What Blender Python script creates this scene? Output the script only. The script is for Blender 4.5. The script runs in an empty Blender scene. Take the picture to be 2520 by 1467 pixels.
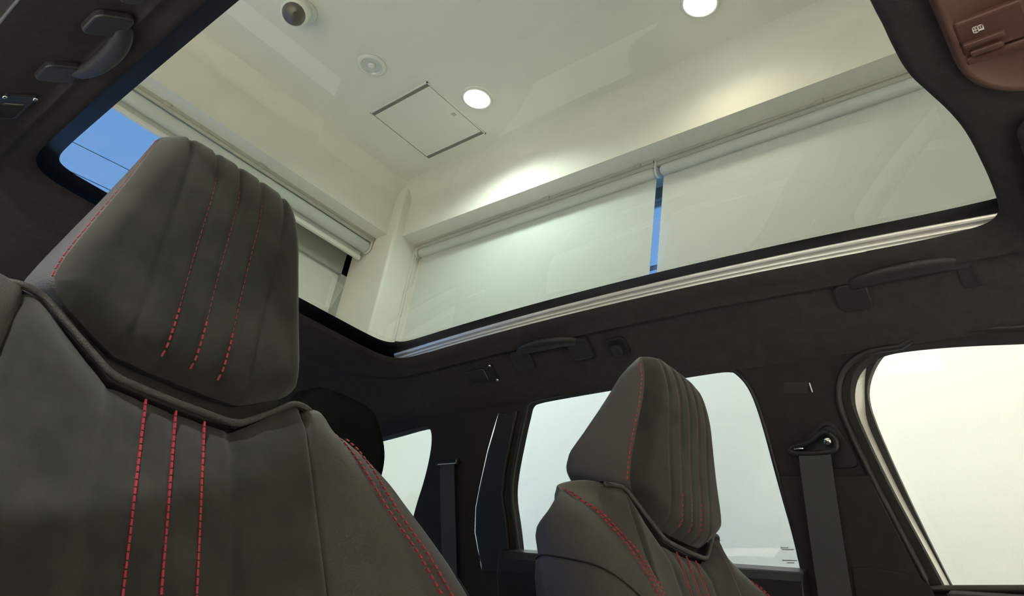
import bpy, bmesh, math, random
from mathutils import Vector, Matrix
from mathutils.geometry import delaunay_2d_cdt
random.seed(4)
C = bpy.context.scene.collection
S = bpy.context.scene

# ------------------------------------------------------------------ camera
# World: X towards the left flank of the car, Y towards its tail, Z up, in metres.
# The eye is the origin, about 0.82 m above the showroom floor.
FLOOR = -0.82
cam = bpy.data.cameras.new('camera')
cam.sensor_width = 36.0
cam.lens = 1880.0 / 2520.0 * 36.0
cam.clip_start = 0.02
cam.clip_end = 400
camo = bpy.data.objects.new('camera', cam)
C.objects.link(camo)
r0 = Vector((0.63604768, -0.75719238, 0.14867094))
r1 = Vector((0.44045761, 0.19805761, -0.8756542))
r2 = Vector((0.63359327, 0.62244107, 0.45948523))
camo.matrix_world = Matrix((r0, -r1, -r2)).transposed().to_4x4()
S.camera = camo

# ------------------------------------------------------------------ view, sky, lamps
S.view_settings.view_transform = 'Standard'
S.view_settings.look = 'None'
S.view_settings.gamma = 1.0
S.view_settings.use_curve_mapping = False
S.view_settings.exposure = 0.15
S.cycles.use_denoising = True
S.cycles.max_bounces = 10
S.cycles.diffuse_bounces = 6
S.cycles.transparent_max_bounces = 16
S.cycles.sample_clamp_indirect = 6.0
S.cycles.caustics_reflective = False
S.cycles.caustics_refractive = False

world = bpy.data.worlds.new('dusk_sky')
S.world = world
world.use_nodes = True
wn = world.node_tree
wn.nodes.clear()
wo = wn.nodes.new('ShaderNodeOutputWorld')
wb = wn.nodes.new('ShaderNodeBackground')
wr = wn.nodes.new('ShaderNodeValToRGB')
wt = wn.nodes.new('ShaderNodeTexCoord')
ws = wn.nodes.new('ShaderNodeSeparateXYZ')
wn.links.new(wt.outputs['Generated'], ws.inputs[0])
wn.links.new(ws.outputs['Z'], wr.inputs[0])
wn.links.new(wr.outputs[0], wb.inputs[0])
wn.links.new(wb.outputs[0], wo.inputs[0])
wr.color_ramp.elements[0].position = 0.0
wr.color_ramp.elements[0].color = (0.24, 0.525, 1.10, 1)
wr.color_ramp.elements[1].position = 1.0
wr.color_ramp.elements[1].color = (0.20, 0.45, 1.05, 1)
wb.inputs['Strength'].default_value = 2.75

CEIL = 2.65
LAMPS = [(1.90, 2.35), (1.965, 1.14)]                       # the two lit downlights in view
FILL_SPOTS = [(2.0, 0.45), (2.0, -0.8), (-2.2, 2.2), (-2.2, 0.2), (-2.2, -1.8), (-3.6, 1.2), (-3.6, -1.0)]  # added fill spots out of view, no fixtures, to brighten room and blinds


def lamp(name, x, y, power, color, size=150, blend=0.6):
    l = bpy.data.lights.new(name, 'SPOT')
    l.energy = power
    l.color = color
    l.spot_size = math.radians(size)
    l.spot_blend = blend
    l.shadow_soft_size = 0.045
    o = bpy.data.objects.new(name, l)
    o.location = (x, y, CEIL - 0.03)
    C.objects.link(o)
    return o


COOL = (0.85, 1.0, 0.94)
WARM = (1.0, 0.88, 0.66)
for i, (x, y) in enumerate(LAMPS):
    lamp('downlight_or_fill_beam', x, y, 130 if i == 0 else 40, COOL if i == 0 else WARM, 158, 0.62 if i == 0 else 0.85)
for x, y in FILL_SPOTS:
    lamp('downlight_or_fill_beam', x, y, 110 if x > 1 else 950, (1.0, 0.965, 0.89), 54 if x > 1 else 106, 0.5)


# ------------------------------------------------------------------ materials
def mat(name, color, rough=0.6, metal=0.0, noise=None, bump=None, spec=None, sheen=0.0, coat=0.0):
    m = bpy.data.materials.new(name)
    m.use_nodes = True
    n = m.node_tree
    b = n.nodes['Principled BSDF']
    b.inputs['Base Color'].default_value = (*color, 1)
    b.inputs['Roughness'].default_value = rough
    b.inputs['Metallic'].default_value = metal
    if spec is not None:
        b.inputs['Specular IOR Level'].default_value = spec
    if sheen:
        b.inputs['Sheen Weight'].default_value = sheen
        b.inputs['Sheen Roughness'].default_value = 0.5
    if coat:
        b.inputs['Coat Weight'].default_value = coat
    tc = n.nodes.new('ShaderNodeTexCoord')
    if noise:
        sc, amt = noise
        t = n.nodes.new('ShaderNodeTexNoise')
        t.inputs['Scale'].default_value = sc
        t.inputs['Detail'].default_value = 6
        n.links.new(tc.outputs['Object'], t.inputs['Vector'])
        r = n.nodes.new('ShaderNodeValToRGB')
        r.color_ramp.elements[0].position = 0.3
        r.color_ramp.elements[1].position = 0.7
        r.color_ramp.elements[0].color = (*[c * (1 - amt) for c in color], 1)
        r.color_ramp.elements[1].color = (*[min(1, c * (1 + amt)) for c in color], 1)
        n.links.new(t.outputs['Fac'], r.inputs[0])
        n.links.new(r.outputs[0], b.inputs['Base Color'])
    if bump:
        sc, st, kind = bump
        if kind == 'v':
            t = n.nodes.new('ShaderNodeTexVoronoi')
            out = t.outputs['Distance']
        else:
            t = n.nodes.new('ShaderNodeTexNoise')
            t.inputs['Detail'].default_value = 4
            out = t.outputs['Fac']
        t.inputs['Scale'].default_value = sc
        n.links.new(tc.outputs['Object'], t.inputs['Vector'])
        bp = n.nodes.new('ShaderNodeBump')
        bp.inputs['Strength'].default_value = st
        bp.inputs['Distance'].default_value = 0.002
        n.links.new(out, bp.inputs['Height'])
        n.links.new(bp.outputs[0], b.inputs['Normal'])
    return m


def emit(name, color, strength):
    m = bpy.data.materials.new(name)
    m.use_nodes = True
    b = m.node_tree.nodes['Principled BSDF']
    b.inputs['Base Color'].default_value = (*color, 1)
    b.inputs['Emission Color'].default_value = (*color, 1)
    b.inputs['Emission Strength'].default_value = strength
    return m


def glass(name, tint, gloss_rough=0.0):
    m = bpy.data.materials.new(name)
    m.use_nodes = True
    n = m.node_tree
    n.nodes.clear()
    o = n.nodes.new('ShaderNodeOutputMaterial')
    mx = n.nodes.new('ShaderNodeMixShader')
    tr = n.nodes.new('ShaderNodeBsdfTransparent')
    tr.inputs[0].default_value = (*tint, 1)
    gl = n.nodes.new('ShaderNodeBsdfGlossy')
    gl.inputs['Roughness'].default_value = gloss_rough
    lw = n.nodes.new('ShaderNodeLayerWeight')
    lw.inputs['Blend'].default_value = 0.5
    pw = n.nodes.new('ShaderNodeMath'); pw.operation = 'POWER'
    pw.inputs[1].default_value = 5.0
    fr = n.nodes.new('ShaderNodeMath'); fr.operation = 'MULTIPLY_ADD'
    fr.inputs[1].default_value = 0.92
    fr.inputs[2].default_value = 0.035
    n.links.new(lw.outputs['Facing'], pw.inputs[0])
    n.links.new(pw.outputs[0], fr.inputs[0])
    n.links.new(fr.outputs[0], mx.inputs[0])
    n.links.new(tr.outputs[0], mx.inputs[1])
    n.links.new(gl.outputs[0], mx.inputs[2])
    n.links.new(mx.outputs[0], o.inputs[0])
    return m


M = dict(
    plaster=mat('white_plaster', (0.80, 0.78, 0.70), 0.85, noise=(3, 0.02), bump=(90, 0.08, 'n'), spec=0.2),
    ceiling=mat('ceiling_paint', (0.80, 0.79, 0.71), 0.9, noise=(2, 0.02), bump=(120, 0.06, 'n'), spec=0.15),
    floor=mat('showroom_tile', (0.74, 0.73, 0.69), 0.35, noise=(6, 0.05)),
    blind=mat('blind_fabric', (0.67, 0.70, 0.66), 0.85, noise=(160, 0.02), bump=(500, 0.05, 'n'), spec=0.2),
    white=mat('white_enamel', (0.80, 0.80, 0.74), 0.4),
    offwhite=mat('track_grey', (0.52, 0.51, 0.46), 0.5),
    alum_frame=mat('window_frame_grey', (0.24, 0.24, 0.23), 0.5),
    frameshade=mat('shaded_panel_frame', (0.36, 0.37, 0.33), 0.6),  # grey darkened so the frame carries its shade in the colour
    frost=mat('frosted_panel', (0.70, 0.72, 0.67), 0.7, noise=(5, 0.02)),
    groove=mat('shadow_gap', (0.22, 0.215, 0.185), 0.8),
    chromecup=mat('downlight_reflector', (0.66, 0.69, 0.66), 0.3, 0.25),
    dome=mat('smoked_dome', (0.10, 0.085, 0.075), 0.12, coat=0.5),
    lampglow=emit('lit_lamp', (0.97, 1.0, 0.98), 60.0),
    suede=mat('grey_suede', (0.035, 0.0348, 0.0322), 0.95, noise=(24, 0.34), bump=(900, 0.12, 'n'), spec=0.1, sheen=0.25),
    leather=mat('grey_leather', (0.064, 0.0575, 0.056), 0.5, noise=(40, 0.05), bump=(700, 0.25, 'v'), spec=0.4),
    shellplastic=mat('seat_shell_plastic', (0.016, 0.016, 0.016), 0.6, bump=(500, 0.2, 'n')),
    darkfabric=mat('dark_rear_fabric', (0.013, 0.013, 0.012), 0.9, bump=(500, 0.2, 'n'), spec=0.1),
    seam=mat('dark_seam', (0.02, 0.019, 0.017), 0.9),
    stitch=mat('red_thread', (0.42, 0.03, 0.06), 0.6),
    headliner=mat('charcoal_headliner', (0.047, 0.041, 0.0405), 0.95, noise=(60, 0.12), bump=(900, 0.3, 'n'), spec=0.1),
    pillar=mat('black_pillar_trim', (0.027, 0.0235, 0.023), 0.8, noise=(70, 0.08), bump=(800, 0.2, 'n'), spec=0.2),
    plastic=mat('black_plastic', (0.011, 0.0105, 0.0105), 0.5, bump=(600, 0.1, 'n')),
    handle=mat('handle_plastic', (0.024, 0.022, 0.022), 0.5, bump=(600, 0.1, 'n')),
    rubber=mat('black_rubber', (0.014, 0.013, 0.013), 0.5),
    frit=mat('black_frit', (0.008, 0.008, 0.008), 0.35),
    console=mat('flare_tinted_console', (0.085, 0.036, 0.028), 0.5, bump=(700, 0.15, 'n')),  # reddish brown holds the warm lens flare as base colour
    alu=mat('brushed_aluminium', (0.90, 0.88, 0.85), 0.38, 0.7),
    paint=mat('door_frame_paint', (0.68, 0.65, 0.60), 0.3, coat=0.4),
    chrome=mat('chrome', (0.9, 0.9, 0.9), 0.08, 1.0),
    webbing=mat('belt_webbing', (0.055, 0.056, 0.058), 0.7, bump=(900, 0.4, 'n'), spec=0.3),
    print=mat('white_print', (0.75, 0.66, 0.64), 0.6),
    marking=mat('glass_marking', (0.33, 0.36, 0.36), 0.6),
    clearlens=mat('smoked_lens', (0.05, 0.05, 0.05), 0.08, coat=1.0),
    cable=mat('cable_black', (0.02, 0.025, 0.03), 0.6),
    roofglass=glass('tinted_roof_glass', (0.262, 0.270, 0.251)),
    clearglass=glass('clear_side_glass', (0.97, 0.96, 0.95)),
    rearglass=glass('tinted_side_glass', (0.66, 0.70, 0.735)),
    quarterglass=glass('quarter_glass', (0.60, 0.63, 0.61)),
)


# ------------------------------------------------------------------ builders
def tag(o, label=None, cat=None, group=None, kind=None):
    if label: o['label'] = label
    if cat: o['category'] = cat
    if group: o['group'] = group
    if kind: o['kind'] = kind
    return o


def thing(name, loc, label, cat, group=None):
    o = bpy.data.objects.new(name, None)
    o.empty_display_size = 0.05
    o.location = loc
    C.objects.link(o)
    return tag(o, label, cat, group)


def root_of(o):
    while o.parent: o = o.parent
    return o


def obj(name, verts, faces, m, parent=None, smooth=False, bevel=0.0, subd=0, label=None, kind=None, segs=2):
    """One mesh object; verts are world coordinates, stored relative to the thing's base."""
    off = Vector(root_of(parent).location) if parent else Vector((0, 0, 0))
    me = bpy.data.meshes.new(name)
    me.from_pydata([tuple(Vector(v) - off) for v in verts], [], faces)
    me.materials.append(M[m])
    bm = bmesh.new()
    bm.from_mesh(me)
    bmesh.ops.remove_doubles(bm, verts=bm.verts, dist=1e-6)
    bmesh.ops.recalc_face_normals(bm, faces=bm.faces)
    bm.to_mesh(me)
    bm.free()
    if smooth:
        me.polygons.foreach_set('use_smooth', [True] * len(me.polygons))
    o = bpy.data.objects.new(name, me)
    C.objects.link(o)
    if parent: o.parent = parent
    if bevel:
        b = o.modifiers.new('bevel', 'BEVEL')
        b.width = bevel
        b.segments = segs
        b.limit_method = 'ANGLE'
    if subd:
        s = o.modifiers.new('sub', 'SUBSURF')
        s.levels = subd
        s.render_levels = subd
    return tag(o, label, None, None, kind)


class MB:
    """Collects simple solids into one mesh."""
    def __init__(s): s.v = []; s.f = []

    def add(s, v, f):
        k = len(s.v)
        s.v += [tuple(p) for p in v]
        s.f += [tuple(i + k for i in q) for q in f]
        return s

    def box(s, lo, hi):
        x0, y0, z0 = lo; x1, y1, z1 = hi
        return s.add([(x0, y0, z0), (x1, y0, z0), (x1, y1, z0), (x0, y1, z0), (x0, y0, z1), (x1, y0, z1), (x1, y1, z1), (x0, y1, z1)],
                     [(0, 3, 2, 1), (4, 5, 6, 7), (0, 1, 5, 4), (1, 2, 6, 5), (2, 3, 7, 6), (3, 0, 4, 7)])

    def obox(s, c, ax, ay, az):
        """Box with centre c and half-axis vectors."""
        c = Vector(c); ax = Vector(ax); ay = Vector(ay); az = Vector(az)
        p = [c + i * ax + j * ay + k * az for k in (-1, 1) for i, j in ((-1, -1), (1, -1), (1, 1), (-1, 1))]
        return s.add(p, [(0, 3, 2, 1), (4, 5, 6, 7), (0, 1, 5, 4), (1, 2, 6, 5), (2, 3, 7, 6), (3, 0, 4, 7)])

    def tube(s, pts, r, n=10, flat=1.0, up=None):
        pts = [Vector(p) for p in pts]
        rings = []
        prev = None
        for i, p in enumerate(pts):
            d = (pts[min(i + 1, len(pts) - 1)] - pts[max(i - 1, 0)]).normalized()
            a = prev if prev is not None else (Vector(up) if up else (Vector((0, 0, 1)) if abs(d.z) < 0.9 else Vector((1, 0, 0))))
            u = (a - d * a.dot(d)).normalized()
            prev = u
            w = d.cross(u)
            rr = r[i] if isinstance(r, (list, tuple)) else r
            rings.append([p + u * (rr * math.cos(2 * math.pi * k / n)) * flat + w * (rr * math.sin(2 * math.pi * k / n)) for k in range(n)])
        v = [q for g in rings for q in g]
        f = []
        for i in range(len(rings) - 1):
            for k in range(n):
                f.append((i * n + k, i * n + (k + 1) % n, (i + 1) * n + (k + 1) % n, (i + 1) * n + k))
        f.append(tuple(range(n - 1, -1, -1)))
        f.append(tuple((len(rings) - 1) * n + k for k in range(n)))
        return s.add(v, f)

    def lathe(s, c, axis, prof, n=32, cap=True):
        """Profile of (radius, height) along axis from c."""
        d = Vector(axis).normalized(); c = Vector(c)
        u = d.orthogonal().normalized(); w = d.cross(u)
        v = []; f = []
        for r, h in prof:
            v += [c + d * h + u * (r * math.cos(2 * math.pi * k / n)) + w * (r * math.sin(2 * math.pi * k / n)) for k in range(n)]
        for i in range(len(prof) - 1):
            for k in range(n):
                f.append((i * n + k, i * n + (k + 1) % n, (i + 1) * n + (k + 1) % n, (i + 1) * n + k))
        if cap and prof[0][0] > 1e-5: f.append(tuple(range(n - 1, -1, -1)))
        if cap and prof[-1][0] > 1e-5: f.append(tuple((len(prof) - 1) * n + k for k in range(n)))
        return s.add(v, f)

    def prism(s, poly, vec):
        """Closed 3-D polygon swept along vec."""
        n = len(poly); vec = Vector(vec)
        v = [Vector(p) for p in poly] + [Vector(p) + vec for p in poly]
        f = [tuple(range(n - 1, -1, -1)), tuple(range(n, 2 * n))] + [(i, (i + 1) % n, n + (i + 1) % n, n + i) for i in range(n)]
        return s.add(v, f)

    def loft(s, rows, closed=False):
        n = len(rows[0]); v = [p for r in rows for p in r]; f = []
        for i in range(len(rows) - 1):
            for k in range(n if closed else n - 1):
                f.append((i * n + k, i * n + (k + 1) % n, (i + 1) * n + (k + 1) % n, (i + 1) * n + k))
        return s.add(v, f)

    def build(s, name, m, parent=None, **k):
        return obj(name, s.v, s.f, m, parent, **k)


def interp(xs, ys, x):
    if x <= xs[0]: return ys[0]
    for i in range(len(xs) - 1):
        if x <= xs[i + 1]:
            t = (x - xs[i]) / (xs[i + 1] - xs[i])
            return ys[i] + (ys[i + 1] - ys[i]) * t
    return ys[-1]


def chaikin(p, n=2, closed=True):
    for _ in range(n):
        q = []
        m = len(p)
        if not closed: q.append(p[0])
        for i in range(m if closed else m - 1):
            a = Vector(p[i]); b = Vector(p[(i + 1) % m])
            q += [tuple(a * 0.75 + b * 0.25), tuple(a * 0.25 + b * 0.75)]
        if not closed: q.append(p[-1])
        p = q
    return p


def rrect(x0, y0, x1, y1, r, n=6):
    out = []
    for cx, cy, a in ((x1 - r, y1 - r, 0), (x0 + r, y1 - r, 90), (x0 + r, y0 + r, 180), (x1 - r, y0 + r, 270)):
        for k in range(n + 1):
            t = math.radians(a + 90 * k / n)
            out.append((cx + r * math.cos(t), cy + r * math.sin(t)))
    return out


# ================================================================== THE SHOWROOM
def structure(name, mb, m, parent=None, **k):
    o = mb.build(name, m, parent, **k)
    if not parent: o['kind'] = 'structure'
    return o


XW = 2.30          # face of the band over the side windows
YW = 3.317         # face of the band over the rear windows
SOF = 2.31         # underside of both bands
structure('floor', MB().box((-4.6, -6.2, FLOOR - 0.1), (2.9, 3.9, FLOOR)), 'floor')
structure('ceiling', MB().box((-4.6, -6.2, CEIL), (2.9, 3.9, CEIL + 0.12)), 'ceiling')
structure('wall_left', MB().box((-4.7, -6.2, FLOOR), (-4.6, 3.9, CEIL)), 'plaster')
structure('wall_front', MB().box((-4.6, -6.3, FLOOR), (2.9, -6.2, CEIL)), 'plaster')
# side wall: band above the windows, sill below, plain wall ahead of the windows
structure('wall_right', MB().box((XW, -6.2, SOF), (2.75, 3.9, CEIL)).box((2.50, -6.2, FLOOR), (2.75, 3.3, -0.62)).box((2.47, -6.2, -0.62), (2.75, -2.6, SOF)).box((2.462, 3.17, -0.62), (2.60, 3.30, SOF)), 'plaster')
structure('wall_back', MB().box((-4.6, YW, SOF), (XW, 3.662, CEIL)).box((-4.6, 3.60, FLOOR), (2.24, 3.80, -0.6)).box((-4.6, 3.60, -0.6), (-1.6, 3.80, SOF)), 'plaster')
# coved joints between walls and ceiling
cv = [(1 - math.sin(math.radians(a)), 1 - math.cos(math.radians(a))) for a in range(0, 91, 10)]
structure('trim_1', MB().loft([[(XW + 0.002 - 0.11 * p, y, CEIL + 0.002 - 0.11 * q) for p, q in cv] for y in (-6.2, 3.3)]), 'plaster', smooth=True)
structure('trim_2', MB().loft([[(x, YW + 0.002 - 0.11 * p, CEIL + 0.002 - 0.11 * q) for p, q in cv] for x in (-4.6, 2.3)]), 'plaster', smooth=True)
# the column in the corner
structure('wall_corner', MB().box((2.24, 3.245, FLOOR), (2.75, 3.9, CEIL)), 'plaster', bevel=0.018, segs=4)

# rear window: open pane to the dusk sky on one side, frosted panel towards the column
w1 = structure('window_1', MB().box((1.40, 3.64, -0.6), (2.24, 3.66, SOF)), 'frost')
structure('window_frame', MB().box((2.198, 3.615, -0.6), (2.24, 3.64, SOF)).box((1.40, 3.615, 2.09), (2.24, 3.64, SOF)).box((1.36, 3.60, -0.6), (1.40, 3.66, SOF)), 'frameshade', w1)
structure('window_pane', MB().box((-1.6, 3.645, -0.6), (1.36, 3.651, SOF)), 'clearglass', w1)
# side windows: dark aluminium frame and panes
w2 = structure('window_2', MB().box((2.60, -2.6, 2.243), (2.66, 3.245, SOF)).box((2.60, -2.6, -0.62), (2.66, 3.245, -0.55)).box((2.615, -2.6, 1.862), (2.64, 3.245, 1.872)).box((2.60, 0.25, -0.55), (2.66, 0.31, 2.243)).box((2.60, 1.765, -0.55), (2.66, 1.80, 2.243)), 'alum_frame')
structure('window_pane', MB().box((2.625, -2.6, -0.55), (2.631, 3.245, 2.243)), 'clearglass', w2)

# power lines outside
for pts, lab in (([(-6, 9, 4.51), (1.533, 9, 4.888), (2.201, 9, 4.935), (9, 9, 5.3)], 'upper black power line crossing the blue sky behind the rear window'),
                 ([(-6, 9, 4.02), (1.454, 9, 4.526), (2.117, 9, 4.576), (9, 9, 5.05)], 'lower black power line crossing the blue sky behind the rear window')):
    tag(MB().tube(pts, 0.0045, 6).build('power_line', 'cable'), lab, 'cable', 'power lines outside the rear window')

# ---- roller blinds
def blind(name, label, a0, a1, axis, rolled, ends):
    """axis 'Y': along the side wall; axis 'X': along the rear wall.  Local (along, out, z)."""
    if axis == 'Y':
        P = lambda a, o, z: (2.30 + o, a, z)
        base = P((a0 + a1) / 2, 0.15, -0.45 if not rolled else 2.17)
    else:
        P = lambda a, o, z: (a, YW + o, z)
        base = P((a0 + a1) / 2, 0.16, 2.17)
    t = thing(name, base, label, 'blind', 'roller blinds at the windows')

    def bx(mb, a, b, o0, o1, z0, z1):
        lo = P(a, o0, z0); hi = P(b, o1, z1)
        return mb.box(tuple(min(p, q) for p, q in zip(lo, hi)), tuple(max(p, q) for p, q in zip(lo, hi)))
    # head rail: flat lip and a round track under the soffit
    m = bx(MB(), a0 - 0.004, a1 + 0.012, 0.102, 0.165, 2.296, 2.3095)
    m.tube([P(a0 - 0.004, 0.122, 2.291), P(a1 + 0.012, 0.122, 2.291)], 0.013, 12)
    m.build('head_rail', 'offwhite', t, smooth=False)
    for k in range(max(2, int((a1 - a0) / 0.55))):
        a = a0 + 0.06 + k * 0.55
        if a < a1 - 0.03:
            bx(MB(), a, a + 0.035, 0.094, 0.112, 2.293, 2.3095).build('clip', 'offwhite', t, bevel=0.002)
    rr = 0.027 if axis == 'Y' else 0.036
    oc, zc = (0.143, 2.262) if axis == 'Y' else (0.150, 2.248)
    e = 0.012
    prof = [P(a0, oc, zc), P(a0 + e, oc, zc), P(a1 - e, oc, zc), P(a1, oc, zc)]
    MB().tube(prof, [rr * 0.75, rr, rr, rr * 0.75], 28).build('roller_tube', 'blind', t, smooth=True)
    if rolled:
        bx(MB(), a0 + 0.012, a1 - 0.012, oc + rr - 0.004, oc + rr - 0.001, 2.19, zc).build('fabric', 'blind', t)
        bx(MB(), a0 + 0.008, a1 - 0.008, oc + rr - 0.018, oc + rr + 0.008, 2.165, 2.192).build('bottom_rail', 'white', t, bevel=0.006)
    else:
        bx(MB(), a0 + 0.004, a1 - 0.004, oc + rr - 0.014, oc + rr - 0.012, -0.40, zc).build('fabric', 'blind', t)
        bx(MB(), a0 + 0.004, a1 - 0.004, oc + rr - 0.022, oc + rr - 0.004, -0.43, -0.40).build('bottom_rail', 'white', t, bevel=0.004)
    for a in ends:
        pts = []
        for k in range(13):
            th = math.pi * k / 12
            pts.append(P(a - 0.004, oc - (rr + 0.004) * math.cos(th), zc - (rr + 0.004) * math.sin(th)))
        pts = [P(a - 0.004, oc - rr - 0.004, 2.309)] + pts + [P(a - 0.004, oc + rr + 0.004, 2.309)]
        d = Vector(P(0.008, 0, 0)) - Vector(P(0, 0, 0))
        MB().prism(pts, d).build('bracket', 'white', t)
    return t, P, oc


bl, PB, oc = blind('roller_blind', 'white roller blind lowered on the side window next to the corner column', 1.603, 3.226, 'Y', False, (1.592, 3.232))
# pull chain: two strands of beads beside the column
for a, o, kk in ((3.205, 0.085, 0), (3.208, 0.105, 1)):
    m = MB()
    z = 2.25
    while z > 0.9:
        m.obox(PB(a, o, z), (0.0016, 0, 0), (0, 0.0016, 0), (0, 0, 0.004))
        z -= 0.0115
    m.tube([PB(a, o, 2.27), PB(a, o, 0.9)], 0.0005, 5)
    m.build('pull_chain', 'white', bl, kind='stuff')
blind('roller_blind', 'long white roller blind lowered beyond the narrow sky gap, nearest the overhead console', -2.55, 1.573, 'Y', False, (-2.555,))
blind('roller_blind', 'white roller blind rolled up above the blue sky on the rear window', -2.5, 2.225, 'X', True, (2.228,))

# ---- ceiling access panel
t = thing('access_panel', (1.90, 2.72, CEIL), 'square white access hatch with thin frame in the ceiling', 'hatch')
x0, x1, y0, y1 = 1.677, 2.127, 2.492, 2.937
for lo, hi in (((x0, y0), (x0 + 0.007, y1)), ((x1 - 0.007, y0), (x1, y1)), ((x0, y0), (x1, y0 + 0.005)), ((x0, y1 - 0.005), (x1, y1))):
    MB().box((*lo, CEIL - 0.008), (*hi, CEIL - 0.0005)).build('frame', 'white', t)
MB().box((x0 + 0.028, y0 + 0.010, CEIL - 0.0075), (x1 - 0.028, y1 - 0.010, CEIL - 0.001)).build('hatch', 'ceiling', t, bevel=0.001)
MB().box((x0 + 0.006, y0 + 0.004, CEIL - 0.0055), (x1 - 0.006, y1 - 0.004, CEIL - 0.0003)).build('joint', 'groove', t, label='grey recessed joint around the hatch')
MB().box((1.91, 2.525, CEIL - 0.0085), (1.935, 2.55, CEIL - 0.005)).build('latch', 'offwhite', t, bevel=0.001)

# ---- downlights
for i, (x, y) in enumerate(LAMPS):
    t = thing('downlight', (x, y, CEIL), 'glaring white downlight beside the square ceiling hatch' if i == 0 else 'glaring downlight at the top edge, nearer the overhead console', 'ceiling light', 'lit downlights')
    MB().lathe((x, y, CEIL), (0, 0, -1), [(0.080, 0.0005), (0.082, 0.004), (0.074, 0.010), (0.065, 0.010), (0.060, 0.002)], 40, False).build('trim_ring', 'white', t, smooth=True)
    MB().lathe((x, y, CEIL), (0, 0, -1), [(0.0, 0.022), (0.035, 0.020), (0.056, 0.013), (0.062, 0.002)], 40, False).build('lens', 'lampglow', t, smooth=True)
x, y = 1.45, 2.655
t = thing('downlight', (x, y, CEIL), 'unlit round recessed downlight with a pale reflector', 'ceiling light')
MB().lathe((x, y, CEIL), (0, 0, -1), [(0.073, 0.0005), (0.075, 0.004), (0.066, 0.009), (0.056, 0.009)], 40, False).build('trim_ring', 'white', t, smooth=True)
MB().lathe((x, y, CEIL), (0, 0, -1), [(0.056, 0.009), (0.053, 0.001), (0.048, 0.0006), (0.0, 0.0005)], 40, False).build('reflector', 'chromecup', t, smooth=True)
MB().lathe((x, y, CEIL), (0, 0, -1), [(0.02, 0.0006), (0.02, 0.005), (0.014, 0.011), (0.0, 0.013)], 24).build('bulb', 'white', t, smooth=True)

# ---- swivelling sensor head
x, y = 1.03, 2.68
t = thing('ceiling_sensor', (x, y, CEIL), 'round white ceiling fitting with a dark smoked dome tilted downwards', 'sensor')
ax = Vector((-0.30, -0.30, -0.90)).normalized()
c = Vector((x, y, CEIL + 0.02))
MB().lathe((x, y, CEIL), (0, 0, -1), [(0.078, 0.0005), (0.080, 0.008), (0.070, 0.020), (0.0, 0.022)], 36).build('base', 'white', t, smooth=True)
MB().lathe(c, ax, [(0.066, 0.02), (0.066, 0.10), (0.062, 0.112), (0.054, 0.114)], 36).build('housing', 'white', t, smooth=True)
MB().lathe(c, ax, [(0.055, 0.112), (0.052, 0.120), (0.040, 0.132), (0.02, 0.140), (0.0, 0.142)], 36).build('dome', 'dome', t, smooth=True)

# ================================================================== THE CAR SHELL
CX = 0.675                       # the car's centre line
car = thing('car', (CX, 0.8, FLOOR), 'dark car interior shell with glass roof, pillars and side windows', 'car')
SX, SK = 1.425, 0.33             # trim plane of a flank: X = SX - SK (Z - 0.27)


def flank(y, z, out=0.0, side=1):
    x = SX - SK * (z - 0.27) + out
    return (x, y, z) if side > 0 else (2 * CX - x, y, z)


def roof_z(y): return 0.768 - 0.026 * ((y - 0.80) / 0.70) ** 2


# opening in the headliner, seen from above, half then mirrored
half = [(CX, 0.158), (0.70, 0.159), (0.76, 0.158), (0.805, 0.146), (0.85, 0.134), (0.90, 0.126), (0.986, 0.124), (1.05, 0.125),
        (1.090, 0.128), (1.112, 0.138), (1.126, 0.158), (1.134, 0.20), (1.139, 0.26), (1.140, 0.34), (1.140, 0.50), (1.140, 0.75), (1.140, 1.0), (1.140, 1.25), (1.140, 1.41),
        (1.136, 1.455), (1.120, 1.484), (1.088, 1.50), (1.03, 1.505), (0.9, 1.506), (0.78, 1.507), (CX, 1.508)]
mir = [(2 * CX - x, y) for x, y in half[1:-1]][::-1]
loop = chaikin([(x, y, 0) for x, y in half + mir], 2)
loop = [(p[0], p[1]) for p in loop]
YR, YF = 2.20, -0.30


def outer(x, y):
    """Where the headliner meets the flanks, the windscreen or the tail."""
    d = Vector((x - CX, y - 0.8))
    hx = 0.628
    k = 1e9
    if abs(d.x) > 1e-6: k = min(k, hx / abs(d.x))
    if d.y > 0: k = min(k, (YR - 0.8) / d.y)
    if d.y < 0: k = min(k, (0.8 - YF) / -d.y)
    return CX + d.x * k, 0.8 + d.y * k


# tie side points straight across so the cove runs along the car
rows = []
prof = [(-0.045, 0.030), (-0.012, 0.020), (0.0, 0.004), (0.004, -0.004), (0.013, -0.009)]
n = len(loop)


def nrm(i):
    a = Vector(loop[i - 1]); b = Vector(loop[(i + 1) % n])
    d = (b - a).normalized()
    return Vector((d.y, -d.x))


def outward(i):
    v = nrm(i); p = Vector(loop[i]) - Vector((CX, 0.8))
    return v if v.dot(p) > 0 else -v


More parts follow.
